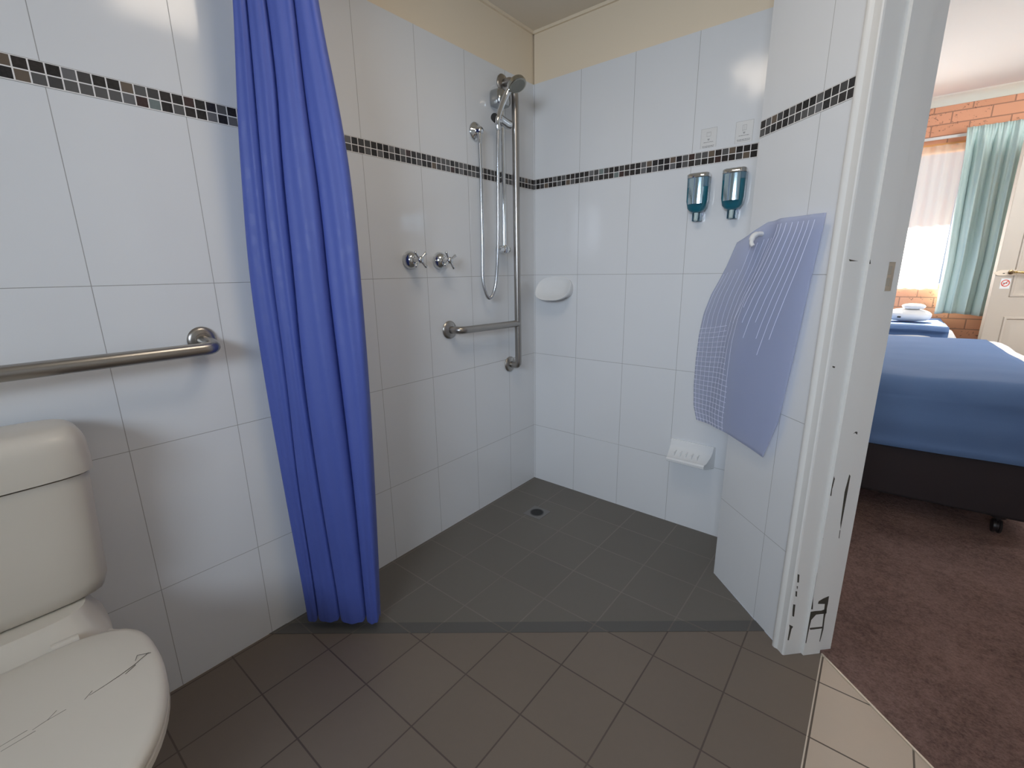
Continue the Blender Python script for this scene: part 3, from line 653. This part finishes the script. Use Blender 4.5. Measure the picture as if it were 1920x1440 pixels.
tube(bm, [(BX+.002, BYY+.045, 1.752), (BX+.002, BYY+.02, 1.752), (BX+.012, BYY-.03, 1.756), (BX+.022, BYY-.055, 1.757), (BX+.023, BYY-.062, 1.757)], [.018, .020, .020, .019, .010], 20); clampo = build('clamp', bm, M_chrome, sh, True, 50)
bm = bmesh.new(); tube(bm, [(BX+.02, BYY-.060, 1.75), (BX+.026, BYY-.083, 1.75)], [.018, .015], 16); build('clamp_knob', bm, M_dark, clampo)
HC = Vector((BX+.036, BYY-.072, 1.742))
bm = bmesh.new()
hp = catmull([HC + Vector((0, .002, -.04)), HC, HC + Vector((.006, .018, .05)), HC + Vector((.022, .040, .103)), HC + Vector((.050, .052, .138))], 7)
tube(bm, hp, [.0095 + .004*min(1, k/len(hp)) + (.006 if k > len(hp)*.8 else 0) for k in range(len(hp))], 18); build('handle', bm, M_chrome, sh, True, 60)
bm = bmesh.new(); hc = HC + Vector((.062, .046, .132)); ax = Vector((.48, -.10, -.87)).normalized()
lathe(bm, hc - ax*.012, ax, [(0, .004), (.001, .016), (.005, .027), (.012, .034), (.022, .037), (.030, .036), (.0315, .033)], 32); heado = build('shower_head', bm, mat('satin_chrome', (.42, .41, .36), .24, 1.0), sh, True, 50)
bm = bmesh.new(); lathe(bm, hc + ax*.0196, ax, [(0, .030), (.001, .030), (.002, .012)], 28); build('spray_plate', bm, mat('spray_plate_grey', (.22, .22, .19), .4), heado)
bm = bmesh.new(); EL = Vector((0, -.409, 1.702)); lathe(bm, EL, (1, 0, 0), [(.0005, .036), (.004, .037), (.009, .034), (.016, .022), (.022, .016), (.034, .015), (.040, .009)], 32); outo = build('wall_outlet', bm, M_chrome, sh, True, 50)
bm = bmesh.new(); tube(bm, [EL + Vector((.026, -.002, 0)), EL + Vector((.028, -.004, -.03)), EL + Vector((.028, -.004, -.05))], [.011, .010, .0085], 16); build('outlet_nut', bm, M_chrome, outo)
bm = bmesh.new()
hz = [EL + Vector((.028, -.004, -.045)), (.030, -.414, 1.5), (.032, -.418, 1.25), (.034, -.424, 1.12), (.040, -.418, 1.06), (.046, -.402, 1.027), (.054, -.380, 1.045), (.062, -.366, 1.11), (.072, -.362, 1.25), (.078, -.362, 1.45), (.083, -.364, 1.62), HC + Vector((0, .002, -.035))]
tube(bm, catmull(hz, 10), .0072, 12); build('hose', bm, mat('hose_chrome', (.55, .56, .57), .22, 1.0), sh, True, 80)

# taps
def tap(loc, rz, label):
    t = empty('shower_tap', loc, label, 'tap', 'pair of shower taps'); x, y, z = loc
    bm = bmesh.new(); lathe(bm, loc, (1, 0, 0), [(.0005, .033), (.003, .034), (.009, .0335), (.019, .029), (.028, .021), (.033, .0145)], 32); build('flange', bm, M_chrome, t, True, 50)
    bm = bmesh.new(); lathe(bm, (x+.02, y, z), (1, 0, 0), [(0, .0135), (.012, .012), (.018, .0095), (.030, .0095), (.032, .013), (.046, .0135), (.052, .008), (.0535, .003)], 24); spo = build('spindle', bm, M_chrome, t, True, 50)
    for k in range(4):
        a = rz + k*PI/2; d = Vector((.10, math.cos(a), math.sin(a))).normalized(); c = Vector((x+.060, y, z))
        bm = bmesh.new(); tube(bm, [c + d*.008, c + d*.018, c + d*.029, c + d*.036, c + d*.0385], [.0055, .0042, .0052, .0062, .003], 14); build('handle_arm', bm, M_chrome, spo, True, 60)
    return t
tap((0, -.792, 1.187), .75, 'chrome cross-handle shower tap, the left one nearer the blue curtain')
tap((0, -.644, 1.186), .55, 'chrome cross-handle shower tap, the right one nearer the hose')

# ------------------------------------------------------------------ ceramic dishes
dish = empty('soap_dish', (.135, 0, 1.05), 'white oval ceramic soap dish at eye level near the corner', 'soap dish')
bm = bmesh.new(); rings = []
def oval(d, sx, sz, dz, n=48, e=2.7):
    out = []
    for i in range(n):
        b = 2*PI*i/n; c, s = math.cos(b), math.sin(b); q = (abs(c)**e + abs(s)**e)**(-1/e); out.append(Vector((.144 + .098*sx*c*q, -d, 1.056 + dz + .057*sz*s*q)))
    return out
def tilt(r):  # lower edge stands further out than the upper
    for p in r:
        k = max(0, min(1, (1.112 - p.z)/.114)); p.y = p.y * (.16 + .84*k)
    return r
bm = bmesh.new(); loft(bm, [oval(.0, .93, .90, 0), tilt(oval(.025, .95, .90, .002)), tilt(oval(.055, .99, .97, 0)), tilt(oval(.075, 1.0, 1.0, 0)), tilt(oval(.082, .98, .97, .001)), tilt(oval(.079, .94, .91, .003)), tilt(oval(.062, .84, .78, .005)), tilt(oval(.046, .55, .5, .005)), tilt(oval(.042, .1, .1, .005))])
build('dish_body', bm, M_ceramic, dish, True, 60)
ld = empty('foot_rest_dish', (.85, 0, .36), 'white ceramic tray low on the wall beneath the hanging mat', 'soap dish')
bm = bmesh.new()
prof = [(0, .408), (.010, .410), (.016, .402), (.018, .388), (.030, .372), (.070, .352), (.088, .352), (.094, .346), (.092, .336), (.080, .330), (.030, .318), (0, .312)]
xs = [(.757, 1.0, .0), (.760, 1.0, 0), (.775, 1, 0), (.85, 1, 0), (.925, 1, 0), (.944, 1, 0), (.948, 1, 0)]
rings = []
for x, k, _ in xs:
    r = []
    for d, z in prof:
        xx = .8525 + (x-.8525)*(1 - 1.6*max(0, d))
        ed = .6 if abs(x-.8525) > .0945 else 1
        r.append(Vector((xx, -d*ed - .0, z)))
    rings.append(r)
loft(bm, rings); 
for i in range(5): box(bm, (.795+.024*i, -.066, .356), (.799+.024*i, -.030, .371))
build('tray', bm, M_ceramic, ld, True, 45)

# ------------------------------------------------------------------ soap dispensers
def dispenser(x0, z1, label, lev):
    t = empty('soap_dispenser', (x0, 0, z1-.17), label, 'soap dispenser', 'wall soap dispensers')
    def ring(z, hw, d0, d1, e=3.2, n=36):
        out = []; cy = -(d0+d1)/2; hd_ = (d1-d0)/2
        for i in range(n):
            b = 2*PI*i/n; c, s = math.cos(b), math.sin(b); q = (abs(c)**e + abs(s)**e)**(-1/e); out.append(Vector((x0 + hw*c*q, cy + hd_*s*q, z)))
        return out
    bm = bmesh.new(); box(bm, (x0-.018, -.010, z1-.15), (x0+.018, 0, z1-.004), 0, .002); build('wall_bracket', bm, M_pvcrib, t)
    zb = z1-.128
    bm = bmesh.new(); loft(bm, [ring(zb-.012, .014, .018, .040), ring(zb-.006, .026, .012, .046), ring(zb+.004, .034, .010, .052), ring(zb+.03, .0385, .010, .058), ring(lev, .0395, .010, .058)]); o = build('liquid_chamber', bm, M_blueplastic, t, True, 50)
    bm = bmesh.new(); loft(bm, [ring(lev+.0005, .0395, .010, .058), ring(z1-.016, .040, .010, .058)]); build('clear_chamber', bm, M_blueclear, t, True, 50)
    bm = bmesh.new(); loft(bm, [ring(z1-.0155, .0415, .008, .060), ring(z1-.004, .0415, .008, .060), ring(z1, .038, .010, .056), ring(z1+.001, .02, .02, .04)]); build('cap', bm, M_chrome, t, True, 50)
    bm = bmesh.new()
    R = []
    for z in (zb+.018, z1-.018):
        r = []
        for k in range(13):
            u = -1 + 2*k/12; r.append(Vector((x0 + .0265*u, -.0605 - .0065*(1-u*u), z)))
        for k in range(13):
            u = 1 - 2*k/12; r.append(Vector((x0 + .0255*u, -.0570 - .0045*(1-u*u), z)))
        R.append(r)
    loft(bm, R); build('push_panel', bm, M_silverpanel, t, True, 35)
    bm = bmesh.new(); tube(bm, [(x0, -.030, zb-.008), (x0, -.032, zb-.022), (x0, -.036, zb-.040)], [.0095, .0085, .0075], 16); build('nozzle', bm, mat('nozzle_plastic', (.55, .68, .68), .15, .2), t)
    bm = bmesh.new()
    for s_ in (-1, 1): box(bm, (x0 + s_*.014 - .001, -.034, zb-.042), (x0 + s_*.014 + .001, -.008, zb-.012), 0, .0006, 1)
    box(bm, (x0-.014, -.012, zb-.042), (x0+.014, -.008, zb-.012)); build('nozzle_guard', bm, M_blueclear, t)
    return t
dispenser(.801, 1.490, 'blue soap dispenser with silver front, the left one of two', 1.440)
dispenser(.928, 1.490, 'blue soap dispenser with silver front, the right one nearer the doorway', 1.452)

# instruction stickers above the dispensers
def sticker(x0, x1, z0, z1, label, kind):
    t = empty('sticker', ((x0+x1)/2, 0, z0), label, 'sticker', 'instruction stickers'); y = -.0003
    bm = bmesh.new(); box(bm, (x0, y-.0003, z0), (x1, y, z1)); build('film', bm, M_stick, t, False)
    bm = bmesh.new(); w = .0006; yy = y-.0003
    def ln(a, b, c, d): box(bm, (a, yy-.0002, c), (b, yy, d))
    ln(x0, x1, z1-w, z1); ln(x0, x0+w, z0, z1-w); ln(x1-w, x1, z0, z1-w)
    o = build('border', bm, mat('faint_grey_ink', (.30, .30, .29), .5), t, False)
    bm = bmesh.new(); cx = (x0+x1)/2; zt = z1-.013
    if kind: ln(cx-.006, cx-.005, zt-.020, zt); ln(cx+.006, cx+.007, zt-.018, zt); ln(cx-.005, cx+.006, zt-.001, zt); ln(cx, cx+.0007, zt-.017, zt-.003); ln(cx-.005, cx+.006, zt-.018, zt-.017)
    else: ln(cx-.008, cx-.0073, zt-.015, zt); ln(cx+.0073, cx+.008, zt-.015, zt); ln(cx-.0073, cx+.0073, zt-.001, zt); ln(cx-.0073, cx+.0073, zt-.015, zt-.014); ln(cx-.0055, cx+.0055, zt-.0035, zt-.003)
    ln(cx-.004, cx+.004, zt-.026, zt-.023); ln(cx-.0025, cx+.0025, zt-.029, zt-.0262)
    build('pictogram', bm, mat('grey_ink', (.38, .38, .38), .5), t, False)
    bm = bmesh.new(); random.seed(int(x0*1000))
    for (zz, a, b) in ((zt-.034, .20, .80), (zt-.047, .12, .88), (zt-.051, .15, .85)):
        x = x0 + (x1-x0)*a; xe = x0 + (x1-x0)*b
        while x < xe: l = random.uniform(.003, .008); ln(x, min(xe, x+l), zz-.0012, zz); x += l + .0012
    build('text_line', bm, M_black, t, False)
sticker(.786, .843, 1.583, 1.650, 'small clear instruction sticker above the left soap dispenser', 0)
sticker(.908, .966, 1.580, 1.652, 'small clear instruction sticker above the right soap dispenser', 1)

# ------------------------------------------------------------------ shower mat hanging from a hook on the diagonal wall
outl_l = [(.560, -.150), (.62, -.186), (.70, -.198), (.80, -.200), (.90, -.194), (.98, -.176), (1.05, -.140), (1.10, -.100), (1.146, -.066), (1.18, -.046), (1.215, -.026), (1.235, -.012)]
def left_s(z): return lerp_tab(outl_l, z)
def right_s(z): return lerp_tab([(.560, .215), (.70, .262), (.9, .285), (1.1, .305), (1.26, .327)], z)
hm = empty('shower_mat', tuple(wp(.09, -.02, 1.22)), 'translucent lilac rubber bath mat hanging crumpled beside the doorway', 'bath mat')
def mat_pt(u, v, lift=0):
    """u across, v from bottom to top"""
    zb = .572 + .012*math.sin(PI*u); zt = lerp_tab([(0, 1.222), (.16, 1.240), (.34, 1.272), (.55, 1.275), (1.0, 1.272)], u)
    z = zb + (zt-zb)*v
    l, r = left_s(z), right_s(max(.56, z)); s = l + (r-l)*u
    fold = .006*math.sin(u*9.5 + .6 + 1.2*(1-v))*(.4+.6*v) + .004*math.sin(u*17 - v*2)*v*v + .014*math.exp(-((u-.55+.2*(1-v))/.12)**2)*(.3+.7*(1-abs(v-.45)*1.6))
    n = -.020 - fold - .006*(1-v) - .02*max(0, .25-u)
    if s < .02: n -= .0
    return E0 + WD*s + ND*(n - lift) + Vector((0, 0, z))
bm = bmesh.new(); NU, NV = 60, 60
loft(bm, [[mat_pt(i/NU, j/NV) for i in range(NU+1)] for j in range(NV+1)], False, False)
sm = build('mat_sheet', bm, M_pvc, hm, True, 80); sm.modifiers.new('s', 'SOLIDIFY').thickness = .0015
bm = bmesh.new()
def ribbon(path, w=.0008):
    tube(bm, path, w, 5)
for k in range(9):
    u = .03 + .052*k
    ribbon([mat_pt(u + (.0 if v_ > .3 else 0), v_, .0012) for v_ in [(.0 + a/26*(.84 if k < 4 else .93)) for a in range(27)]], .0009)
for k in range(20):
    v_ = .015 + .0275*k; u1 = .46 if k < 8 else .46 - .014*(k-8)
    ribbon([mat_pt(a/12*u1, v_, .0012) for a in range(13)], .0009)
for k in range(8):
    u = .52 + .058*k
    ribbon([mat_pt(u - .16*(1-v_)*1.8, v_, .0012) for v_ in [.55 - .02*k + .05*((k*5) % 3) + (.43 + .02*k - .05*((k*5) % 3))*a/16 for a in range(17)]], .0011)
rb = build('rib_grid', bm, M_pvcrib, hm, True, 80); rb['label'] = 'raised pale grid of ribs'
hk = empty('suction_hook', tuple(wp(.095, 0, 1.225)), 'small clear suction hook holding up the lilac mat', 'hook')
bm = bmesh.new(); pth = [wp(.088, -.004, 1.238), wp(.089, -.030, 1.240), wp(.091, -.048, 1.232), wp(.097, -.056, 1.214), wp(.103, -.054, 1.204)]
tube(bm, catmull(pth, 6), [.007]*8 + [.0085]*8 + [.006]*9, 12); build('hook_arm', bm, M_stick, hk)
bm = bmesh.new(); lathe(bm, wp(.088, -.0005, 1.245), -ND, [(0, .019), (.002, .018), (.006, .007), (.009, .006)], 24); build('suction_cup', bm, M_blueclear if False else M_stick, hk)

# ------------------------------------------------------------------ blue shower curtain
P0 = Vector((.08, -1.36, 0)); TD = Vector((.788, .615, 0)); TN = Vector((.615, -.788, 0))
Ltab = [(.03, -.012), (.08, -.014), (.438, -.029), (.816, -.041), (1.12, -.042), (1.392, -.021), (1.554, -.006), (1.784, .025), (2.17, .045)]
Rtab = [(.03, .225), (.109, .233), (.437, .247), (.765, .260), (1.014, .264), (1.309, .265), (1.501, .257), (1.69, .230), (1.779, .221), (2.17, .205)]
Atab = [(.016, .184), (.527, .189), (.862, .183), (1.089, .177), (1.363, .179), (1.551, .167), (1.78, .170), (2.17, .155)]
Btab = [(.047, .098), (.528, .082), (.894, .079), (1.161, .090), (1.39, .091), (1.67, .109), (1.782, .099), (2.17, .10)]
Ctab = [(.17, .023), (.529, .016), (.864, .028), (1.19, .028), (1.492, .043), (1.783, .057), (2.17, .065)]
sc = empty('shower_curtain', (.13, -1.30, .03), 'royal blue shower curtain bunched by the left wall', 'shower curtain')
bm = bmesh.new(); rings = []; NZ = 70
for j in range(NZ+1):
    z = .028 + (2.165-.028)*j/NZ
    k = [smooth_tab(t_, z) for t_ in (Ltab, Ctab, Btab, Atab, Rtab)]
    brk = k; dep = [.018, .024, .032, .026]
    ring = []
    for q in range(4):
        w = brk[q+1]-brk[q]
        for i in range(28):
            t_ = .5 - .5*math.cos(PI*i/28)
            # each pleat bulges toward the room and tucks under its right neighbour
            bul = (1-abs(2*t_-1)**7)**.5 * (1-.25*abs(t_-.4)) if t_ > 0 else 0
            shift = .006*math.sin(PI*t_)
            d = dep[q]*bul*(1-.25*math.sin(z*3+q)) + .0022*math.sin(2*PI*t_*2 + z*4 + q)*math.sin(PI*t_)
            ring.append(P0 + TD*(brk[q] + w*t_ + shift) + TN*(d - (.012 if t_ == 0 and q else 0)) + Vector((0, 0, z + (.030*(1-bul)*(1 if j == 0 else .4 if j == 1 else 0)))))
    ring.append(P0 + TD*k[4] + TN*(-.002) + Vector((0, 0, z)))
    # the back of the bunch: the folds return behind
    for i in range(1, 26):
        t_ = i/26; ring.append(P0 + TD*(k[4] + (k[0]-k[4])*t_) + TN*(-.030*abs(math.sin(PI*t_*4))**.7 - .018*math.sin(PI*t_)) + Vector((0, 0, z)))
    rings.append(ring)
loft(bm, rings, False, True)
build('cloth', bm, M_curt, sc, True, 65)
bm = bmesh.new()
for t_ in (.055, .09, .13, .165, .195): lathe(bm, P0 + TD*t_ + Vector((0, 0, 2.1675)), TD, [(0, .010), (.002, .012), (.004, .010)], 14)
build('curtain_glider', bm, M_paint, sc)
rt_ = empty('shower_rail', (.6, -.95, 2.18), 'white curtain rail under the bathroom ceiling', 'rail')
bm = bmesh.new(); a_ = P0 - TD*.098; b_ = P0 + TD*1.36
tube(bm, [Vector((a_.x, a_.y, 2.1895)), Vector((b_.x, b_.y, 2.1895))], .008, 12); build('rail_tube', bm, M_paint, rt_)

# ------------------------------------------------------------------ unseen housing added above the warm bathroom lamp
cl = empty('unseen_ceiling_light', (.82, -1.12, 2.198), 'unseen square white ceiling light added above the edge of the shower', 'ceiling light')
bm = bmesh.new(); box(bm, (.60, -1.34, 2.160), (1.04, -.90, 2.1975), 0, .006); build('housing', bm, M_paint, cl)
